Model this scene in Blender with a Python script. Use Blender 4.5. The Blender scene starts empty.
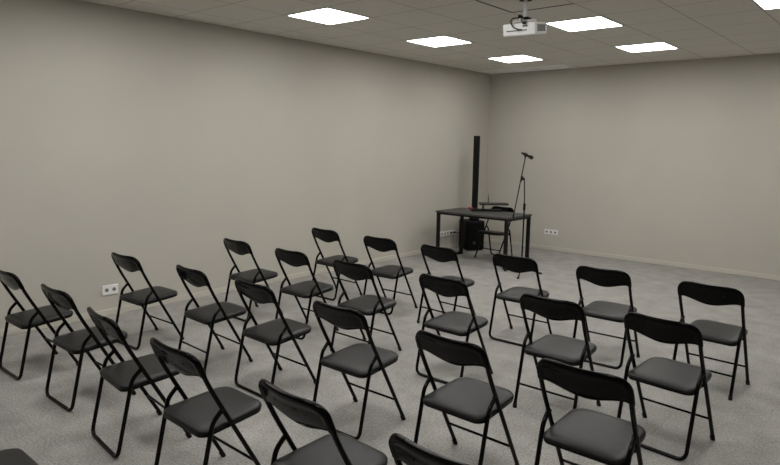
import bpy, bmesh, math, random
from mathutils import Vector, Matrix
random.seed(7)
PI = math.pi
scene = bpy.context.scene
COL = scene.collection

# ------------------------------------------------------------------ camera
cam_d = bpy.data.cameras.new('camera')
cam = bpy.data.objects.new('camera', cam_d)
COL.objects.link(cam)
right = Vector((0.7545, 0.6562, 0.0158)).normalized()
fwd = Vector((-0.6487, 0.7477, -0.1415)).normalized()
up = right.cross(fwd).normalized()
right = fwd.cross(up).normalized()
mw = Matrix.Identity(4)
for i in range(3):
    mw[i][0] = right[i]; mw[i][1] = up[i]; mw[i][2] = -fwd[i]
mw[0][3], mw[1][3], mw[2][3] = 6.124, -9.757, 1.761
cam.matrix_world = mw
cam_d.sensor_width = 36.0
cam_d.lens = 615.54 / 780 * 36
cam_d.clip_start = 0.05
cam_d.clip_end = 100
scene.camera = cam

# ------------------------------------------------------------------ world / exposure
world = bpy.data.worlds.new('world'); scene.world = world
world.use_nodes = True
wb = world.node_tree.nodes['Background']
wb.inputs['Color'].default_value = (0.9, 0.92, 1.0, 1); wb.inputs['Strength'].default_value = 0.0
vs = scene.view_settings
vs.view_transform = 'Standard'; vs.look = 'None'; vs.gamma = 1.0; vs.use_curve_mapping = False
vs.exposure = 0.0
LIGHT = 18.6          # emission strength of the ceiling panels
scene.cycles.max_bounces = 10
scene.cycles.diffuse_bounces = 6
scene.cycles.glossy_bounces = 4

# ------------------------------------------------------------------ materials
def mat(name, col, rough=0.5, metal=0.0, spec=0.5, coat=0.0):
    m = bpy.data.materials.new(name); m.use_nodes = True
    b = m.node_tree.nodes['Principled BSDF']
    b.inputs['Base Color'].default_value = (*col, 1)
    b.inputs['Roughness'].default_value = rough
    b.inputs['Metallic'].default_value = metal
    b.inputs['Specular IOR Level'].default_value = spec
    b.inputs['Coat Weight'].default_value = coat
    return m
def nodes(m): return m.node_tree.nodes, m.node_tree.links, m.node_tree.nodes['Principled BSDF']
def noise_tint(m, c1, c2, scale, lo=0.35, hi=0.65, detail=4, bump=0.0, bscale=None, bdist=0.01):
    N, Lk, b = nodes(m)
    tc = N.new('ShaderNodeTexCoord')
    nz = N.new('ShaderNodeTexNoise'); nz.inputs['Scale'].default_value = scale; nz.inputs['Detail'].default_value = detail
    rp = N.new('ShaderNodeValToRGB')
    rp.color_ramp.elements[0].position = lo; rp.color_ramp.elements[0].color = (*c1, 1)
    rp.color_ramp.elements[1].position = hi; rp.color_ramp.elements[1].color = (*c2, 1)
    Lk.new(tc.outputs['Object'], nz.inputs['Vector']); Lk.new(nz.outputs['Fac'], rp.inputs['Fac'])
    Lk.new(rp.outputs['Color'], b.inputs['Base Color'])
    if bump:
        n2 = N.new('ShaderNodeTexNoise'); n2.inputs['Scale'].default_value = bscale or scale; n2.inputs['Detail'].default_value = 3
        bp = N.new('ShaderNodeBump'); bp.inputs['Strength'].default_value = bump; bp.inputs['Distance'].default_value = bdist
        Lk.new(tc.outputs['Object'], n2.inputs['Vector']); Lk.new(n2.outputs['Fac'], bp.inputs['Height']); Lk.new(bp.outputs['Normal'], b.inputs['Normal'])
    return m

M = {}
M['wall'] = noise_tint(mat('wall_paint', (.5, .46, .39), .75, spec=.25), (.450, .428, .380), (.466, .443, .394), 1.3, bump=.12, bscale=220, bdist=.002)
M['skirting'] = mat('skirting_paint', (.50, .475, .415), .5)
M['black_tube'] = mat('black_gloss_paint', (.0018, .0018, .0018), .18, spec=.17)
M['black_back'] = mat('black_glossy_back', (.0012, .0012, .0012), .13, spec=.11)
M['vinyl'] = noise_tint(mat('black_vinyl', (.02, .02, .02), .40, spec=.27), (.0065, .0065, .007), (.009, .009, .0095), 40, bump=.12, bscale=700, bdist=.001)
M['rubber'] = mat('black_rubber', (.004, .004, .004), .6, spec=.2)
M['screw'] = mat('steel_screw', (.25, .25, .25), .35, metal=1)
M['desk_top'] = noise_tint(mat('dark_grey_laminate', (.05, .05, .05), .5, spec=.25), (.046, .046, .045), (.054, .054, .053), 30)
M['black_metal'] = mat('black_powder_coat', (.0045, .0045, .005), .5, spec=.2)
M['speaker'] = mat('black_speaker_plastic', (.003, .003, .0035), .55, spec=.15)
M['grille'] = noise_tint(mat('speaker_grille', (.003, .003, .003), .6, spec=.15), (.001, .001, .0015), (.004, .004, .0045), 160)
M['badge'] = mat('grey_badge', (.03, .03, .03), .5)
M['white_plastic'] = mat('white_plastic', (.86, .86, .86), .5, spec=.3)
M['socket_white'] = mat('socket_white', (.74, .735, .73), .4)
M['socket_dark'] = mat('socket_recess', (.16, .16, .165), .6)
M['grey_plastic'] = mat('grey_plastic', (.10, .10, .105), .5)
M['vent_dark'] = mat('vent_dark', (.06, .06, .065), .6)
M['cable'] = mat('black_cable', (.004, .004, .004), .5, spec=.2)
M['pale_cable'] = mat('pale_cable', (.42, .40, .36), .5)
M['red'] = mat('red_plastic', (.50, .03, .05), .45)
M['mic'] = mat('dark_mic_metal', (.012, .012, .013), .5, spec=.2)
M['mic_grille'] = mat('mic_grille', (.008, .008, .009), .5, spec=.2)
M['tray'] = mat('dark_olive_tray', (.030, .028, .023), .6, spec=.2)
M['light_frame'] = mat('panel_frame_white', (.75, .75, .73), .4)
M['groove'] = mat('ceiling_gap_dark', (.03, .028, .025), .9)
M['tile_pale'] = mat('pale_ceiling_panel', (.93, .93, .94), .8, spec=.2)

em = bpy.data.materials.new('light_diffuser'); em.use_nodes = True
N = em.node_tree.nodes; Lk = em.node_tree.links
N.clear()
out = N.new('ShaderNodeOutputMaterial'); e = N.new('ShaderNodeEmission')
e.inputs['Color'].default_value = (1.0, .985, .95, 1); e.inputs['Strength'].default_value = LIGHT
Lk.new(e.outputs[0], out.inputs[0]); M['diffuser'] = em

def math_node(N, op, a=None, b=None):
    n = N.new('ShaderNodeMath'); n.operation = op
    for i, v in enumerate((a, b)):
        if isinstance(v, (int, float)): n.inputs[i].default_value = v
    return n
TILE = 0.63
GX, GY = 1.038, -1.802
def tile_line(N, Lk, coord, axis, off, pitch, half):
    """0..1 mask, 1 on joints of a square grid"""
    sp = N.new('ShaderNodeSeparateXYZ'); Lk.new(coord, sp.inputs[0])
    a = math_node(N, 'SUBTRACT', None, off); Lk.new(sp.outputs[axis], a.inputs[0])
    d = math_node(N, 'DIVIDE', None, pitch); Lk.new(a.outputs[0], d.inputs[0])
    f = math_node(N, 'ADD', None, .5); Lk.new(d.outputs[0], f.inputs[0])
    g = math_node(N, 'FRACT'); Lk.new(f.outputs[0], g.inputs[0])
    h = math_node(N, 'SUBTRACT', None, .5); Lk.new(g.outputs[0], h.inputs[0])
    k = math_node(N, 'ABSOLUTE'); Lk.new(h.outputs[0], k.inputs[0])
    l = math_node(N, 'LESS_THAN', None, half / pitch); Lk.new(k.outputs[0], l.inputs[0])
    return l.outputs[0]

# ceiling: mineral tiles with fine joints
m = mat('ceiling_tiles', (.6, .58, .54), .9, spec=.1); M['ceiling'] = m
N, Lk, b = nodes(m)
tc = N.new('ShaderNodeTexCoord')
lx = tile_line(N, Lk, tc.outputs['Object'], 0, GX, TILE, .005); ly = tile_line(N, Lk, tc.outputs['Object'], 1, GY, TILE, .005)
mx = math_node(N, 'MAXIMUM'); Lk.new(lx, mx.inputs[0]); Lk.new(ly, mx.inputs[1])
nz = N.new('ShaderNodeTexNoise'); nz.inputs['Scale'].default_value = 120; Lk.new(tc.outputs['Object'], nz.inputs['Vector'])
rp = N.new('ShaderNodeValToRGB')
rp.color_ramp.elements[0].position = .35; rp.color_ramp.elements[0].color = (.67, .65, .60, 1)
rp.color_ramp.elements[1].position = .65; rp.color_ramp.elements[1].color = (.73, .71, .655, 1)
Lk.new(nz.outputs['Fac'], rp.inputs['Fac'])
mixn = N.new('ShaderNodeMix'); mixn.data_type = 'RGBA'
Lk.new(mx.outputs[0], mixn.inputs[0]); Lk.new(rp.outputs['Color'], mixn.inputs[6]); mixn.inputs[7].default_value = (.36, .345, .32, 1)
Lk.new(mixn.outputs[2], b.inputs['Base Color'])

# carpet tiles: grey speckled pile, neighbouring tiles a touch different, hairline seams
m = mat('carpet_tiles', (.2, .195, .19), .95, spec=.05); M['carpet'] = m
N, Lk, b = nodes(m)
tc = N.new('ShaderNodeTexCoord')
ch = N.new('ShaderNodeTexChecker'); ch.inputs['Scale'].default_value = 2.0
ch.inputs['Color1'].default_value = (.985, .985, .985, 1); ch.inputs['Color2'].default_value = (1.02, 1.02, 1.02, 1)
Lk.new(tc.outputs['Object'], ch.inputs['Vector'])
nz = N.new('ShaderNodeTexNoise'); nz.inputs['Scale'].default_value = 70; nz.inputs['Detail'].default_value = 6; nz.inputs['Roughness'].default_value = .8
Lk.new(tc.outputs['Object'], nz.inputs['Vector'])
rp = N.new('ShaderNodeValToRGB')
rp.color_ramp.elements[0].position = .33; rp.color_ramp.elements[0].color = (.158, .152, .144, 1)
rp.color_ramp.elements[1].position = .67; rp.color_ramp.elements[1].color = (.405, .392, .372, 1)
Lk.new(nz.outputs['Fac'], rp.inputs['Fac'])
nb = N.new('ShaderNodeTexNoise'); nb.inputs['Scale'].default_value = 5.5; nb.inputs['Detail'].default_value = 3
Lk.new(tc.outputs['Object'], nb.inputs['Vector'])
rb = N.new('ShaderNodeValToRGB')
rb.color_ramp.elements[0].position = .3; rb.color_ramp.elements[0].color = (.88, .88, .88, 1)
rb.color_ramp.elements[1].position = .7; rb.color_ramp.elements[1].color = (1.12, 1.12, 1.12, 1)
Lk.new(nb.outputs['Fac'], rb.inputs['Fac'])
def mulc(a, bsock):
    mm = N.new('ShaderNodeMix'); mm.data_type = 'RGBA'; mm.blend_type = 'MULTIPLY'; mm.inputs[0].default_value = 1
    Lk.new(a, mm.inputs[6]); Lk.new(bsock, mm.inputs[7]); return mm.outputs[2]
c = mulc(mulc(rp.outputs['Color'], ch.outputs['Color']), rb.outputs['Color'])
lx = tile_line(N, Lk, tc.outputs['Object'], 0, 0, .5, .003); ly = tile_line(N, Lk, tc.outputs['Object'], 1, 0, .5, .003)
mx = math_node(N, 'MAXIMUM'); Lk.new(lx, mx.inputs[0]); Lk.new(ly, mx.inputs[1])
sc_ = math_node(N, 'MULTIPLY', None, .13); Lk.new(mx.outputs[0], sc_.inputs[0])
mixn = N.new('ShaderNodeMix'); mixn.data_type = 'RGBA'
Lk.new(sc_.outputs[0], mixn.inputs[0]); Lk.new(c, mixn.inputs[6]); mixn.inputs[7].default_value = (.10, .098, .095, 1)
Lk.new(mixn.outputs[2], b.inputs['Base Color'])
bp = N.new('ShaderNodeBump'); bp.inputs['Strength'].default_value = .5; bp.inputs['Distance'].default_value = .006
Lk.new(nz.outputs['Fac'], bp.inputs['Height']); Lk.new(bp.outputs['Normal'], b.inputs['Normal'])

# ------------------------------------------------------------------ mesh helpers
def obj(name, bm, m, parent=None, smooth=False, loc=None, rot=None, sharp=None):
    bmesh.ops.recalc_face_normals(bm, faces=bm.faces)
    me = bpy.data.meshes.new(name); bm.to_mesh(me); bm.free()
    me.materials.append(m)
    if smooth:
        me.polygons.foreach_set('use_smooth', [True] * len(me.polygons))
        if sharp: me.set_sharp_from_angle(angle=math.radians(sharp))
    o = bpy.data.objects.new(name, me); COL.objects.link(o)
    if parent: o.parent = parent
    if loc: o.location = loc
    if rot: o.rotation_euler = rot
    return o
def thing(name, label, cat, loc=(0, 0, 0), rz=0.0, group=None):
    o = bpy.data.objects.new(name, None); COL.objects.link(o)
    o.empty_display_size = .1
    o.location = loc; o.rotation_euler = (0, 0, rz)
    o['label'] = label; o['category'] = cat
    if group: o['group'] = group
    return o
def tag(o, label, cat, group=None):
    o['label'] = label; o['category'] = cat
    if group: o['group'] = group
    return o
def struct(name, bm, m, **k):
    o = obj(name, bm, m, **k); o['kind'] = 'structure'; return o

def box(bm, x0, x1, y0, y1, z0, z1, bevel=0.0, seg=2, mtx=None):
    r = bmesh.ops.create_cube(bm, size=1.0)
    vs_ = r['verts']
    for v in vs_:
        v.co = Vector(((x0 + x1) / 2 + v.co.x * (x1 - x0), (y0 + y1) / 2 + v.co.y * (y1 - y0), (z0 + z1) / 2 + v.co.z * (z1 - z0)))
    if bevel:
        es = list({e for v in vs_ for e in v.link_edges})
        r2 = bmesh.ops.bevel(bm, geom=es, offset=bevel, segments=seg, affect='EDGES', profile=.5)
        vs_ = list({v for f in r2['faces'] for v in f.verts} | {v for v in vs_ if v.is_valid})
    if mtx is not None:
        for v in vs_: v.co = mtx @ v.co
    return vs_
def B(*a, **k):
    bm = bmesh.new(); box(bm, *a, **k); return bm
def round_path(pts, rad, n=6):
    """polyline with corners rounded; rad: number or list per inner corner"""
    pts = [Vector(p) for p in pts]; outp = [pts[0]]
    for i in range(1, len(pts) - 1):
        r = rad[i - 1] if isinstance(rad, (list, tuple)) else rad
        a, p, c_ = pts[i - 1], pts[i], pts[i + 1]
        d1, d2 = (a - p).normalized(), (c_ - p).normalized()
        ang = d1.angle(d2); t = min(r / math.tan(ang / 2), (a - p).length * .49, (c_ - p).length * .49)
        p1, p2 = p + d1 * t, p + d2 * t
        for k in range(n + 1):
            u = k / n
            outp.append((1 - u) ** 2 * p1 + 2 * u * (1 - u) * p * 1.0 + u * u * p2)
    outp.append(pts[-1]); return outp
def tube(bm, pts, r, seg=10, cap=True, r_end=None):
    pts = [Vector(p) for p in pts]; n = len(pts)
    tang = []
    for i in range(n):
        a = pts[max(i - 1, 0)]; b_ = pts[min(i + 1, n - 1)]; tang.append((b_ - a).normalized())
    ref = Vector((0, 0, 1)) if abs(tang[0].z) < .9 else Vector((1, 0, 0))
    nrm = (ref - tang[0] * ref.dot(tang[0])).normalized()
    rings = []
    for i in range(n):
        nrm = (nrm - tang[i] * nrm.dot(tang[i])).normalized(); bn = tang[i].cross(nrm)
        rr = r if r_end is None else r + (r_end - r) * i / (n - 1)
        rings.append([bm.verts.new(pts[i] + (nrm * math.cos(2 * PI * k / seg) + bn * math.sin(2 * PI * k / seg)) * rr) for k in range(seg)])
    for i in range(n - 1):
        for k in range(seg):
            bm.faces.new((rings[i][k], rings[i][(k + 1) % seg], rings[i + 1][(k + 1) % seg], rings[i + 1][k]))
    if cap:
        bm.faces.new(rings[0][::-1]); bm.faces.new(rings[-1])
def T(pts, r, **k):
    bm = bmesh.new(); tube(bm, pts, r, **k); return bm
def lathe(bm, prof, mtx=None, seg=20, cap=True):
    """prof: list of (radius, z); axis z"""
    mtx = mtx or Matrix.Identity(4); rings = []
    for r, z in prof:
        if r < 1e-6: rings.append([bm.verts.new(mtx @ Vector((0, 0, z)))])
        else: rings.append([bm.verts.new(mtx @ Vector((r * math.cos(2 * PI * k / seg), r * math.sin(2 * PI * k / seg), z))) for k in range(seg)])
    for a, c_ in zip(rings, rings[1:]):
        for k in range(seg):
            q = [a[k % len(a)], a[(k + 1) % len(a)], c_[(k + 1) % len(c_)], c_[k % len(c_)]]
            q2 = []
            for v in q:
                if v not in q2: q2.append(v)
            if len(q2) > 2: bm.faces.new(q2)
    if cap and len(rings[0]) > 1: bm.faces.new(rings[0][::-1])
    if cap and len(rings[-1]) > 1: bm.faces.new(rings[-1])
def axis_mtx(p, d):
    d = Vector(d).normalized()
    return Matrix.Translation(Vector(p)) @ d.to_track_quat('Z', 'Y').to_matrix().to_4x4()

# ------------------------------------------------------------------ room shell
XR, YB, H = 8.30, -12.55, 3.045
struct('floor', B(-.15, XR + .15, YB - .15, .15, -.12, 0), M['carpet'])
struct('ceiling', B(-.15, XR + .15, YB - .15, .15, H, H + .12), M['ceiling'])
struct('wall_left', B(-.15, 0, YB - .15, .15, 0, H), M['wall'])
struct('wall_front', B(0, XR, 0, .15, 0, H), M['wall'])
struct('wall_right', B(XR, XR + .15, YB - .15, .15, 0, H), M['wall'])
struct('wall_back', B(0, XR, YB - .15, YB, 0, H), M['wall'])
struct('baseboard_left', B(0, .014, YB, 0, 0, .065, bevel=.004), M['skirting'])
struct('baseboard_front', B(.014, XR - .014, -.014, 0, 0, .065, bevel=.004), M['skirting'])
struct('baseboard_right', B(XR - .014, XR, YB, 0, 0, .065, bevel=.004), M['skirting'])
struct('baseboard_back', B(.014, XR - .014, YB, YB + .014, 0, .065, bevel=.004), M['skirting'])
# three paler ceiling panels along the front wall in the corner
for k, (a, b_) in enumerate(((.0, GX - TILE), (GX - TILE, GX), (GX, GX + TILE))):
    struct('trim_%d' % (k + 1), B(a + .006, b_ - .006, GY + 2 * TILE + .006, -.002, H - .004, H + .01), M['tile_pale'])
# dark open joints round the tile that carries the projector
bm = bmesh.new()
box(bm, GX + 3 * TILE - .008, GX + 3 * TILE + .008, GY - 5 * TILE, GY - 4 * TILE + .008, H - .003, H + .01)
box(bm, GX + 3 * TILE + .008, GX + 4 * TILE, GY - 4 * TILE - .008, GY - 4 * TILE + .008, H - .003, H + .01)
struct('trim_4', bm, M['groove'])

# ------------------------------------------------------------------ ceiling light panels
light_labels = {
    (0, 0): 'square ceiling light panel next to the front left room corner',
    (0, 1): 'square ceiling light panel near the left wall, second from the corner',
    (0, 2): 'square ceiling light panel near the left wall, furthest from the corner',
    (1, 0): 'square ceiling light panel near the front wall, right of the projector and farther away',
    (1, 1): 'square ceiling light panel directly right of the white projector',
    (2, 1): 'square ceiling light panel cut by the top right photo corner',
}
hx = .29
lp = None
for cx in range(3):
    for ry in range(5):
        x = GX + cx * 3 * TILE + TILE / 2; y = GY - ry * 3 * TILE + TILE / 2
        if (cx, ry) == (1, 2): y -= TILE      # set back one tile, clear of the projector
        lab = light_labels.get((cx, ry), 'square ceiling light panel outside the photo')
        if lp is None:
            lp = thing('ceiling_light', lab, 'ceiling light', (x, y, H), 0, 'ceiling light panels')
            bm = bmesh.new()
            for s in (-1, 1):
                box(bm, -hx - .012, hx + .012, s * (hx + .006) - .006, s * (hx + .006) + .006, -.008, 0)
                box(bm, s * (hx + .006) - .006, s * (hx + .006) + .006, -hx, hx, -.008, 0)
            obj('frame', bm, M['light_frame'], lp)
            obj('diffuser', B(-hx, hx, -hx, hx, -.005, 0), M['diffuser'], lp)
        else:
            r = lp.copy(); COL.objects.link(r); r.location = (x, y, H); r['label'] = lab
            for chd in list(lp.children):
                c2 = chd.copy(); COL.objects.link(c2); c2.parent = r

# ------------------------------------------------------------------ folding chair
FY, TY, TZ = .210, -.205, .758           # front foot y, back-top y/z on the main tube
U = Vector((0, TY - FY, TZ)).normalized()             # along the slanted main tube, upwards
NB = Vector((0, -U.z, U.y)).normalized()              # out of the back, towards the rear
LT = Vector((0, TY - FY, TZ)).length + .033           # length of the tube to the apex of its arch
HW, RC, RT = .211, .078, .0116
def bow(x): return .022 * (1 - (x / HW) ** 2) if abs(x) < HW else 0.0
def on_back(x, s, n=0.0):                              # s = distance down from the apex
    k = max(0.0, min(1.0, (.26 - s) / .26))            # the back curls a little upright towards its top
    return Vector((x, FY, 0)) + U * (LT - s) + NB * (bow(x) * max(0, 1 - s / .24) + n - .021 * k * k)
def line_y(z): return FY + (TY - FY) * z / TZ
def arch_s(x):
    d = abs(x) - (HW - RC)
    return 0.0 if d <= 0 else RC - math.sqrt(max(RC * RC - d * d, 0))
def main_path():
    pts = [on_back(-HW, LT - .012), on_back(-HW, LT * .5), on_back(-HW, .27), on_back(-HW, .21), on_back(-HW, .15), on_back(-HW, .105)]
    for k in range(9):
        a = PI - k * PI / 16
        pts.append(on_back(-(HW - RC) + RC * math.cos(a), RC - RC * math.sin(a)))
    for k in range(1, 8): pts.append(on_back(-(HW - RC) + 2 * (HW - RC) * k / 8, 0))
    for k in range(9):
        a = PI / 2 - k * PI / 16
        pts.append(on_back((HW - RC) + RC * math.cos(a), RC - RC * math.sin(a)))
    pts += [on_back(HW, .105), on_back(HW, .15), on_back(HW, .21), on_back(HW, .27), on_back(HW, LT * .5), on_back(HW, LT - .012)]
    return pts
def backrest_bm():
    bm = bmesh.new(); nx, ns = 52, 12
    OW = .0150                                   # the panel wraps round the tube
    W = HW + OW; ORC = RC + OW
    front, back = [], []
    for i in range(nx + 1):
        u = -1 + 2 * i / nx
        x = W * math.sin(u * PI / 2) if abs(u) > .999 else W * (1.25 * u - .25 * u ** 3)
        d = abs(x) - (W - ORC)
        top = -OW + (0.0 if d <= 0 else ORC - math.sqrt(max(ORC * ORC - d * d, 0)))
        if abs(x) < .128: top -= .0035
        elif abs(x) < .137: top -= .0035 * (1 - (abs(x) - .128) / .009)
        u = abs(x) / W
        if u > .99: top = min(top, ORC * .75)
        bot = .124 + .041 * (0.5 + 0.5 * math.cos(PI * min(1, u * 1.22))) ** .9 + .008 * max(0, (u - .8) / .2) ** 2
        fr, bk = [], []
        for j in range(ns + 1):
            t = .5 - .5 * math.cos(PI * j / ns); s = top + (bot - top) * t
            e = abs(2 * t - 1); th = math.sqrt(max(1 - e ** 7, 0)) * math.sqrt(max(1 - u ** 22, .04))
            rim = max(0, min(1, (min(t * (bot - top), W - abs(x)) - .022) / .016)); rim = rim * rim * (3 - 2 * rim)
            fr.append(bm.verts.new(on_back(x, s, -.0165 * th)))
            bk.append(bm.verts.new(on_back(x, s, (.0145 - .0065 * rim) * th)))
        front.append(fr); back.append(bk)
    for i in range(nx):
        for j in range(ns):
            bm.faces.new((front[i][j], front[i + 1][j], front[i + 1][j + 1], front[i][j + 1]))
            bm.faces.new((back[i][j], back[i][j + 1], back[i + 1][j + 1], back[i + 1][j]))
    for i in (0, nx):
        for j in range(ns):
            bm.faces.new((front[i][j], front[i][j + 1], back[i][j + 1], back[i][j]))
    bmesh.ops.remove_doubles(bm, verts=bm.verts, dist=.0003)
    return bm
SY0, SY1 = -.172, .215
def seat_outline(inset=0.0, n=7):
    wr, wf, rr, rf = .197 - inset, .190 - inset, .050, .075
    y0, y1 = SY0 + inset, SY1 - inset
    pts = []
    for (cx, cy, r, a0) in ((wf - rf, y1 - rf, rf, 0), (-wf + rf, y1 - rf, rf, PI / 2), (-wr + rr, y0 + rr, rr, PI), (wr - rr, y0 + rr, rr, 1.5 * PI)):
        for k in range(n + 1):
            a = a0 + k / n * PI / 2
            pts.append((cx + r * math.cos(a), cy + r * math.sin(a)))
    return pts
def seat_z(y): return .384 + .028 * (y - SY0) / (SY1 - SY0)
def loft(bm, levels, close_top=True, close_bot=True):
    rings = []
    for ins, dz in levels:
        rings.append([bm.verts.new((x, y, seat_z(y) + dz)) for x, y in seat_outline(ins)])
    n = len(rings[0])
    for a, c_ in zip(rings, rings[1:]):
        for k in range(n): bm.faces.new((a[k], a[(k + 1) % n], c_[(k + 1) % n], c_[k]))
    if close_bot: bm.faces.new(rings[0][::-1])
    if close_top: bm.faces.new(rings[-1])
def rear_path():
    jz = .493
    pth = []
    for s in (-1, 1):
        x = s * .2065
        jo = Vector((x * 1.0, line_y(jz) - .006, jz))
        ft = Vector((x, -.217, .0105))
        mid = Vector((x, -.118, .445))
        pth.append((jo, mid, ft))
    (j1, m1, f1), (j2, m2, f2) = pth
    return (j1, m1, f1, f2, m2, j2)
def make_chair(kind):
    t = thing('folding_chair', 'chair', 'chair')
    sb = bmesh.new(); loft(sb, [(.004, 0), (.0, .006), (.0005, .014), (.004, .021), (.011, .026), (.025, .0295), (.055, .032), (.10, .033)])
    seat = obj('seat', sb, M['vinyl'], t, smooth=True, sharp=60)
    sb = bmesh.new(); loft(sb, [(.010, -.012), (.003, -.010), (.0015, .0), (.004, .002)])
    obj('seat_pan', sb, M['black_tube'], seat, smooth=True, sharp=40)
    bk = obj('backrest', backrest_bm(), M['black_back'], t, smooth=True, sharp=50)
    for x in (-.10, .10):
        p = on_back(x, .060, .0082)
        bm = bmesh.new(); lathe(bm, [(.0045, -.002), (.0045, .0012), (.003, .0022), (0, .0024)], axis_mtx(p, NB), 10)
        obj('screw', bm, M['rubber'], bk, smooth=True, sharp=40)
    obj('main_frame', T(main_path(), RT, seg=10), M['black_tube'], t, smooth=True, sharp=60)
    pz = .160
    obj('front_stretcher', T([(-HW, line_y(pz), pz), (HW, line_y(pz), pz)], .0075, seg=8), M['black_tube'], t, smooth=True, sharp=60)
    j1, m1, f1, f2, m2, j2 = rear_path()
    if kind == 'loop':
        pts = round_path([j1, m1, f1, f2, m2, j2], [.10, .055, .055, .10])
        obj('rear_leg_loop', T(pts, RT, seg=10), M['black_tube'], t, smooth=True, sharp=60)
    else:
        for j_, m_, f_ in ((j1, m1, f1), (j2, m2, f2)):
            obj('rear_leg', T(round_path([j_, m_, f_], .10), RT, seg=10), M['black_tube'], t, smooth=True, sharp=60)
            bm = bmesh.new(); lathe(bm, [(.0115, 0), (.0142, .003), (.0142, .030), (.0118, .032)], Matrix.Translation((f_.x, f_.y + .002, 0)), 12)
            obj('foot_cap', bm, M['rubber'], t, smooth=True, sharp=40)
        k = (.163 - f1.z) / (m1.z - f1.z); q1 = f1.lerp(m1, k); q2 = f2.lerp(m2, k)
        obj('rear_stretcher', T([q1, q2], .0075, seg=8), M['black_tube'], t, smooth=True, sharp=60)
    for s in (-1, 1):
        d = Vector((0, U.y, U.z))
        bm = bmesh.new(); lathe(bm, [(.0115, 0), (.0142, .002), (.0142, .034), (.0118, .036)], axis_mtx((s * HW, FY - .004, .001), d), 12)
        for v in bm.verts: v.co.z = max(v.co.z, 0)
        obj('foot_cap', bm, M['rubber'], t, smooth=True, sharp=40)
        # flat hinge plate and pivot between seat and main tube, and at the joint with the rear legs
        bm = bmesh.new(); zz = seat_z(line_y(.41)) + .004
        lathe(bm, [(.008, 0), (.008, .040)], axis_mtx((s * .176, line_y(zz), zz), (s, 0, 0)), 10)
        obj('hinge', bm, M['black_tube'], t, smooth=True, sharp=40)
        bm = bmesh.new()
        lathe(bm, [(.007, 0), (.007, .026), (.004, .029)], axis_mtx((s * .194, line_y(.493) - .003, .493), (s, 0, 0)), 10)
        obj('rivet', bm, M['black_tube'], t, smooth=True, sharp=40)
    return t
def dup(root, loc, rz, label, group):
    r = root.copy(); COL.objects.link(r); r.location = loc; r.rotation_euler = (0, 0, rz)
    r['label'] = label; r['category'] = 'chair'
    if group: r['group'] = group
    elif 'group' in r: del r['group']
    for chd in list(root.children):
        c2 = chd.copy(); COL.objects.link(c2); c2.parent = r
        for g in chd.children:
            d = g.copy(); COL.objects.link(d); d.parent = c2
    return r
proto = {'loop': make_chair('loop'), 'foot': make_chair('foot')}
used = {'loop': False, 'foot': False}
ROWS = {1: 'front row nearest the desk', 2: 'second row from the desk', 3: 'third row from the desk', 4: 'fourth row from the desk'}
ORD = ['leftmost, beside the left wall', 'second from the left wall', 'third from the left', 'fourth from the left', 'second from the right end', 'rightmost, at the right end']
chairs = [  # row, place, x, y, turn, kind
    (4, 0, 1.058, -8.057, 0.020, 'loop'), (4, 1, 1.886, -8.024, 0.010, 'loop'), (4, 2, 2.716, -8.083, -0.095, 'loop'), (4, 3, 3.496, -8.101, -0.012, 'loop'), (4, 4, 4.332, -8.070, -0.038, 'loop'), (4, 5, 5.045, -8.060, -0.020, 'loop'),
    (3, 0, 1.037, -7.153, 0.039, 'loop'), (3, 1, 1.928, -7.059, -0.042, 'foot'), (3, 2, 2.674, -7.029, -0.018, 'loop'), (3, 3, 3.525, -7.045, 0.018, 'loop'), (3, 4, 4.377, -7.081, -0.004, 'loop'), (3, 5, 5.058, -7.024, 0.011, 'loop'),
    (2, 0, 1.017, -6.008, -0.015, 'loop'), (2, 1, 1.839, -6.004, 0.013, 'loop'), (2, 2, 2.632, -6.021, -0.006, 'foot'), (2, 3, 3.500, -5.944, -0.012, 'loop'), (2, 4, 4.371, -5.957, 0.008, 'foot'), (2, 5, 5.072, -5.943, -0.089, 'loop'),
    (1, 0, 1.032, -4.832, -0.014, 'loop'), (1, 1, 1.869, -4.841, 0.021, 'loop'), (1, 2, 2.659, -4.857, -0.049, 'foot'), (1, 3, 3.429, -4.776, 0.011, 'loop'), (1, 4, 4.222, -4.759, 0.029, 'loop'), (1, 5, 5.038, -4.782, -0.056, 'foot'),
]
LAB = {
    (4, 0): 'black folding chair at the far left photo edge, back row by the left wall',
    (4, 5): 'black folding chair cut by the bottom photo edge, only its backrest showing',
    (3, 0): 'black folding chair against the left wall beside the white double socket',
    (1, 0): 'black folding chair in the front row, closest to the left wall',
    (1, 2): 'black folding chair in the front row, in front of the desk\'s left end',
    (1, 3): 'black folding chair in the front row, in front of the desk and microphone stand',
    (1, 5): 'black folding chair at the right end of the front row, on open carpet',
}
for row, pl, x, y, th, kind in chairs:
    lab = LAB.get((row, pl), 'black folding chair in the %s, %s' % (ROWS[row], ORD[pl]))
    put = [(lab, x, y, th)]
    if not used[kind]:
        used[kind] = True; o = proto[kind]
        o.location = (x, y, 0); o.rotation_euler = (0, 0, th); o['label'] = lab; o['group'] = 'folding chairs set out in rows'
    else:
        dup(proto[kind], (x, y, 0), th, lab, 'folding chairs set out in rows')
dup(proto['loop'], (3.42, -9.115, 0), .0, 'black folding chair at the bottom left photo corner, only its seat edge showing', 'folding chairs set out in rows')
dup(proto['loop'], (1.06, -1.405, 0), 3.06, 'black folding chair behind the desk, turned to face the rows', None)

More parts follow.
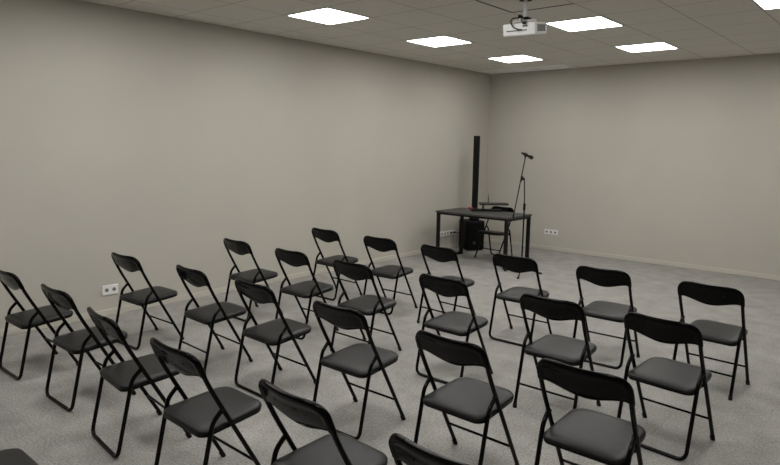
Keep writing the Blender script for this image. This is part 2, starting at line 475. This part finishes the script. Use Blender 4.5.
# ------------------------------------------------------------------ desk
DX0, DX1, DY0, DY1, DZ = .42, 1.70, -2.11, -1.40, .757
desk = thing('desk', 'dark grey office desk with black frame legs in the far corner', 'desk', ((DX0 + DX1) / 2, (DY0 + DY1) / 2, 0))
dw, dd = (DX1 - DX0) / 2, (DY1 - DY0) / 2
obj('desk_top', B(-dw, dw, -dd, dd, DZ - .026, DZ, bevel=.003), M['desk_top'], desk)
for s in (-1, 1):
    fr = bpy.data.objects.new('leg_frame', None)
    bm = bmesh.new()
    xa, xb = (s * (dw - .012), s * (dw - .062)); xa, xb = min(xa, xb), max(xa, xb)
    z1 = DZ - .026
    box(bm, xa, xb, -dd + .012, -dd + .052, 0, z1, bevel=.003)
    box(bm, xa, xb, dd - .052, dd - .012, 0, z1, bevel=.003)
    box(bm, xa, xb, -dd + .052, dd - .052, 0, .036, bevel=.003)
    box(bm, xa, xb, -dd + .052, dd - .052, z1 - .036, z1, bevel=.003)
    bpy.data.objects.remove(fr)
    obj('leg_frame', bm, M['black_metal'], desk)
bm = bmesh.new()
for yy in (-dd + .08, dd - .12):
    box(bm, -dw + .062, dw - .062, yy, yy + .04, z1 - .036, z1, bevel=.002)
obj('top_rail', bm, M['black_metal'], desk)

# ------------------------------------------------------------------ things on the desk
def at(rx, ry, a): return Matrix.Translation((rx, ry, 0)) @ Matrix.Rotation(a, 4, 'Z')
ANG = .72
t = thing('raised_tray', 'dark flat tray raised on a post over its black base on the desk', 'tray', (.93, -1.56, DZ), ANG)
obj('base', B(-.19, .29, -.11, .11, 0, .022, bevel=.006), M['speaker'], t)
obj('post', B(-.01, .012, -.02, .02, .014, .100, bevel=.003), M['black_metal'], t)
bm = bmesh.new()
n = 28
for zz in (.110, .113, .124, .127): pass
rings = []
for ins, zz in ((.006, .096), (0, .101), (0, .116), (.006, .122)):
    ring = []
    for (cx, cy, a0) in ((1, 1, 0), (-1, 1, PI / 2), (-1, -1, PI), (1, -1, 1.5 * PI)):
        for k in range(7):
            a = a0 + k / 6 * PI / 2
            ring.append(bm.verts.new((.165 + cx * (.225 - .045) + (.045 - ins) * math.cos(a), cy * (.11 - .045) + (.045 - ins) * math.sin(a), zz)))
    rings.append(ring)
for a, c_ in zip(rings, rings[1:]):
    for k in range(28): bm.faces.new((a[k], a[(k + 1) % 28], c_[(k + 1) % 28], c_[k]))
bm.faces.new(rings[0][::-1]); bm.faces.new(rings[-1])
obj('tray_plate', bm, M['tray'], t, smooth=True, sharp=40)
bm = bmesh.new(); lathe(bm, [(.006, .115), (.006, .20), (.0035, .205), (.003, .255), (0, .257)], Matrix.Translation((.085, .03, 0)), 10)
obj('rod', bm, M['speaker'], t, smooth=True, sharp=40)

t = thing('red_connector', 'small red object lying at the back left of the desk', 'connector', (.625, -1.455, DZ), .5)
bm = bmesh.new(); lathe(bm, [(.010, -.038), (.013, -.034), (.013, .012), (.009, .016), (.009, .040), (.006, .043)], axis_mtx((0, 0, .0132), (1, 0, 0)), 14)
obj('body', bm, M['red'], t, smooth=True, sharp=40)
bm = bmesh.new(); lathe(bm, [(.0145, -.004), (.0145, .004)], axis_mtx((-.012, 0, .0146), (1, 0, 0)), 14)
obj('ring', bm, M['rubber'], t, smooth=True, sharp=40)

# ------------------------------------------------------------------ column loudspeaker
CA = -.62    # speaker faces out of the corner
sw = thing('column_loudspeaker', 'tall black column loudspeaker on a floor subwoofer behind the desk', 'loudspeaker', (.315, -.925, 0), math.radians(54.5))
# local: +x to the speaker's right (seen from the room), -y is its front
bm = B(-.165, .165, -.19, .19, .012, .505, bevel=.022, seg=3)
sub = obj('subwoofer', bm, M['speaker'], sw, smooth=True, sharp=35)
obj('grille', B(-.142, .142, -.196, -.188, .035, .480, bevel=.003), M['grille'], sub)
bm = bmesh.new(); lathe(bm, [(.026, 0), (.026, .004), (.022, .006), (.010, .006), (.010, .004), (0, .004)], axis_mtx((-.02, -.195, .135), (0, -1, 0)), 20)
obj('badge', bm, M['badge'], sub, smooth=True, sharp=30)
for sx in (-1, 1):
    for sy in (-1, 1):
        bm = bmesh.new(); lathe(bm, [(.018, 0), (.02, .003), (.02, .014)], Matrix.Translation((sx * .12, sy * .14, 0)), 12)
        obj('foot', bm, M['rubber'], sub, smooth=True, sharp=40)
colx, coly = .018, -.058
obj('column_foot', B(colx - .065, colx + .065, coly - .075, coly + .075, .503, .560, bevel=.01), M['speaker'], sw)
obj('spacer', B(colx - .040, colx + .040, coly - .045, coly + .045, .558, 1.12, bevel=.006), M['speaker'], sw)
ar = obj('line_array', B(colx - .041, colx + .041, coly - .047, coly + .047, 1.12, 1.928, bevel=.006), M['speaker'], sw)
obj('array_grille', B(colx - .035, colx + .035, coly - .051, coly - .045, 1.135, 1.915, bevel=.002), M['grille'], ar)

# ------------------------------------------------------------------ microphone stand + microphone
SX, SYY = 2.018, -2.235
ms = thing('microphone_stand', 'thin black boom microphone stand in front of the desk\'s right end', 'microphone stand', (SX, SYY, 0))
bm = bmesh.new(); lathe(bm, [(.012, .07), (.024, .075), (.024, .135), (.016, .15), (.0145, .16)], None, 16)
obj('leg_hub', bm, M['black_metal'], ms, smooth=True, sharp=40)
for k in range(3):
    a = math.radians(-69 + 120 * k)
    d = Vector((math.cos(a), math.sin(a), 0))
    lg = obj('leg', T([d * .018 + Vector((0, 0, .105)), d * .28 + Vector((0, 0, .014))], .0085, seg=10), M['black_metal'], ms, smooth=True, sharp=60)
    bm = bmesh.new(); tube(bm, [d * .262 + Vector((0, 0, .020)), d * .300 + Vector((0, 0, .0125))], .0125, seg=10)
    obj('rubber_foot', bm, M['rubber'], lg, smooth=True, sharp=60)
obj('lower_pole', T([(0, 0, .12), (0, 0, .94)], .0105, seg=12), M['black_metal'], ms, smooth=True, sharp=60)
bm = bmesh.new(); lathe(bm, [(.012, .90), (.017, .905), (.017, .985), (.010, .995)], None, 14)
obj('pole_clutch', bm, M['rubber'], ms, smooth=True, sharp=40)
obj('upper_pole', T([(0, 0, .97), (-.012, -.012, 1.335)], .0075, seg=12), M['black_metal'], ms, smooth=True, sharp=60)
P0 = Vector((1.914 - SX, -2.340 - SYY, .807)); P1 = Vector((2.010 - SX, -2.257 - SYY, 1.61))
PC = P0.lerp(P1, .665)
bm = bmesh.new()
lathe(bm, [(.014, -.024), (.020, -.022), (.020, .022), (.014, .024)], axis_mtx(PC + Vector((.012, .012, -.01)), (.755, .657, 0)), 14)
box(bm, -.012, .012, -.012, .012, -.05, .03, bevel=.004, mtx=axis_mtx(PC + Vector((.004, .004, 0)), P1 - P0))
obj('boom_clutch', bm, M['rubber'], ms, smooth=True, sharp=40)
obj('boom_arm', T([P0, P1], .0072, seg=10), M['black_metal'], ms, smooth=True, sharp=60)
bm = bmesh.new(); tube(bm, [P0 - (P1 - P0).normalized() * .01, P0 + (P1 - P0).normalized() * .035], .011, seg=12)
obj('counter_cap', bm, M['rubber'], ms, smooth=True, sharp=60)
ma = Vector((1.968, -2.293, 1.680)); mb = Vector((2.082, -2.215, 1.616)); md = (mb - ma).normalized()
bm = bmesh.new(); cp = ma.lerp(mb, .40)
lathe(bm, [(.0178, -.028), (.0215, -.026), (.0215, .026), (.0178, .028), (.0178, -.028)], axis_mtx(cp - Vector((SX, SYY, 0)), md), 16, False)
cq = cp - Vector((SX, SYY, 0)); tube(bm, [P1 - (P1 - P0).normalized() * .005, cq + (P1 - cq).normalized() * .020], .010, seg=10)
obj('mic_clip', bm, M['rubber'], ms, smooth=True, sharp=40)
mic = thing('microphone', 'dark handheld microphone clipped to the top of the boom stand', 'microphone', ma)
Lm = .178
bm = bmesh.new(); lathe(bm, [(.0, -.003), (.010, -.002), (.012, .004), (.0135, .05), (.018, .115), (.019, .122)], axis_mtx((0, 0, 0), md), 18)
obj('handle', bm, M['mic'], mic, smooth=True, sharp=40)
bm = bmesh.new(); lathe(bm, [(.019, .120), (.0245, .126), (.0265, .140), (.0245, .158), (.016, .172), (0, .178)], axis_mtx((0, 0, 0), md), 18)
obj('mic_head', bm, M['mic_grille'], mic, smooth=True, sharp=60)

# ------------------------------------------------------------------ sockets
def socket_row(name, label, n, pitch, hgt, loc, rz, group=None):
    """wall plate in local xz, front face towards -y"""
    t = thing(name, label, 'socket', loc, rz, group)
    w = n * pitch / 2 + .006
    obj('plate', B(-w, w, -.011, 0, -hgt / 2, hgt / 2, bevel=.003), M['socket_white'], t)
    for k in range(n):
        cx = (k - (n - 1) / 2) * pitch
        bm = bmesh.new(); lathe(bm, [(.024, 0), (.024, .0016), (.0205, .002), (.0195, -.003), (0, -.003)], axis_mtx((cx, -.0105, .001), (0, -1, 0)), 24)
        oo = obj('outlet', bm, M['socket_white'], t, smooth=True, sharp=30)
        bm = bmesh.new(); lathe(bm, [(.0185, 0), (.0185, .0012), (0, .0012)], axis_mtx((cx, -.0118, .001), (0, -1, 0)), 20)
        obj('recess', bm, M['socket_dark'], oo, smooth=True, sharp=30)
    return t
socket_row('wall_socket', 'white double socket low on the left wall', 2, .075, .098, (0, -7.013, .262), PI / 2, 'wall sockets')
socket_row('wall_socket', 'white triple socket low on the front wall right of the desk', 3, .079, .085, (1.336, 0, .311), 0, 'wall sockets')
ss = socket_row('wall_socket', 'long white socket strip on the left wall seen under the desk', 5, .082, .082, (0, -1.195, .269), PI / 2, 'wall sockets')
# plugs and cables on the strip (local x of the strip = world y)
def world_tube(name, pts, r, m, label, rad=.06, group=None):
    o = obj(name, T(round_path(pts, rad), r, seg=8), m, smooth=True, sharp=60)
    return tag(o, label, 'cable', group)
pl = thing('power_plug', 'black power plug in the right end of the socket strip', 'plug', (.0125, -1.031, .270))
bm = bmesh.new(); lathe(bm, [(.019, 0), (.019, .018), (.014, .026), (.008, .040), (.0045, .055)], axis_mtx((0, 0, 0), (1, 0, 0)), 16)
obj('plug_body', bm, M['cable'], pl, smooth=True, sharp=40)
obj('lead', T(round_path([(.05, 0, 0), (.10, .005, -.002), (.12, .06, .02), (.10, .20, .0), (.085, .26, -.10)], .05), .0045, seg=8), M['cable'], pl, smooth=True, sharp=60)
pl2 = thing('power_plug', 'dark power plug next to the rightmost plug of the socket strip', 'plug', (.0125, -1.113, .270))
bm = bmesh.new(); lathe(bm, [(.017, 0), (.017, .014), (.012, .022), (.006, .032), (.0045, .040)], axis_mtx((0, 0, 0), (1, 0, 0)), 16)
obj('plug_body', bm, M['cable'], pl2, smooth=True, sharp=40)
world_tube('cable', [(.012, -1.277, .228), (.03, -1.277, .18), (.045, -1.28, .06), (.06, -1.30, .0055), (.09, -1.36, .0055)], .005, M['pale_cable'], 'pale cable hanging from the left part of the socket strip', .05)
world_tube('cable', [(.012, -1.070, .228), (.05, -1.07, .20), (.07, -1.02, .10), (.045, -1.05, .03), (.06, -1.11, .0055), (.10, -1.16, .0055)], .005, M['pale_cable'], 'pale looping cable hanging below the plugs of the socket strip', .04)

# ------------------------------------------------------------------ projector
pj = thing('projector', 'white projector hanging from the ceiling on a short pole', 'projector', (3.303, -4.735, H), math.radians(6))
# local: -y is the rear face seen from the seats, +x its right end
ZT, ZB = -.205, -.308
TILT = Matrix.Translation((0, 0, ZT)) @ Matrix.Rotation(math.radians(9), 4, 'X') @ Matrix.Translation((0, 0, -ZT))
body = obj('housing', B(-.15, .15, -.135, .135, ZB, ZT, bevel=.012, seg=3), M['white_plastic'], pj, smooth=True, sharp=35)
body.matrix_local = TILT
obj('rear_slot', B(-.115, .075, -.1365, -.13, -.272, -.262), M['grey_plastic'], body)
bm = bmesh.new()
for k in range(9):
    yy = -.085 + k * .021
    box(bm, .147, .1515, yy, yy + .013, ZB + .022, ZT - .022)
obj('side_vent', bm, M['vent_dark'], body)
obj('side_seam', B(.147, .1512, .108, .113, ZB + .012, ZT - .012), M['vent_dark'], body)
bm = bmesh.new(); lathe(bm, [(.042, 0), (.042, .02), (.036, .022), (.034, .008), (0, .004)], axis_mtx((.05, .13, -.255), (0, 1, 0)), 20)
obj('lens', bm, M['vent_dark'], body, smooth=True, sharp=30)
for k in (-1, 1):
    obj('port', B(.06 + k * .012 - .009, .06 + k * .012 + .009, -.1385, -.13, -.240, -.226), M['vent_dark'], body)
bm = bmesh.new(); lathe(bm, [(.055, -.014), (.055, -.004), (.05, 0)], None, 24)
obj('ceiling_plate', bm, M['speaker'], pj, smooth=True, sharp=30)
bm = bmesh.new(); lathe(bm, [(.019, -.165), (.0155, -.01)], None, 18)
obj('pole', bm, M['white_plastic'], pj, smooth=True, sharp=60)
bm = bmesh.new(); box(bm, -.045, .045, -.035, .035, -.178, -.158, bevel=.004); box(bm, -.055, -.03, -.03, .03, -.17, -.135, bevel=.004)
obj('tilt_joint', bm, M['speaker'], pj)
bm = bmesh.new(); box(bm, -.11, .11, -.012, .012, -.193, -.178, bevel=.004); box(bm, -.012, .012, -.11, .11, -.191, -.180, bevel=.004)
for s in (-1, 1):
    tube(bm, [(s * .1, 0, -.186), (s * .1, 0, -.208)], .006, seg=8); tube(bm, [(0, s * .1, -.186), (0, s * .1, -.208)], .006, seg=8)
obj('mount_arm', bm, M['light_frame'], pj)
obj('cable', T(round_path([(-.04, -.03, -.16), (-.07, -.10, -.175), (-.06, -.175, -.215), (-.02, -.19, -.275), (.025, -.17, -.29), (.03, -.133, -.284)], .06), .0055, seg=8), M['cable'], pj, smooth=True, sharp=60)
obj('cable', T(round_path([(.03, -.02, -.165), (.02, -.12, -.185), (.035, -.17, -.215), (.055, -.138, -.233)], .05), .0045, seg=8), M['cable'], pj, smooth=True, sharp=60)
bm = bmesh.new(); box(bm, .045, .075, -.160, -.137, -.243, -.223, bevel=.003)
obj('cable_plug', bm, M['cable'], pj)
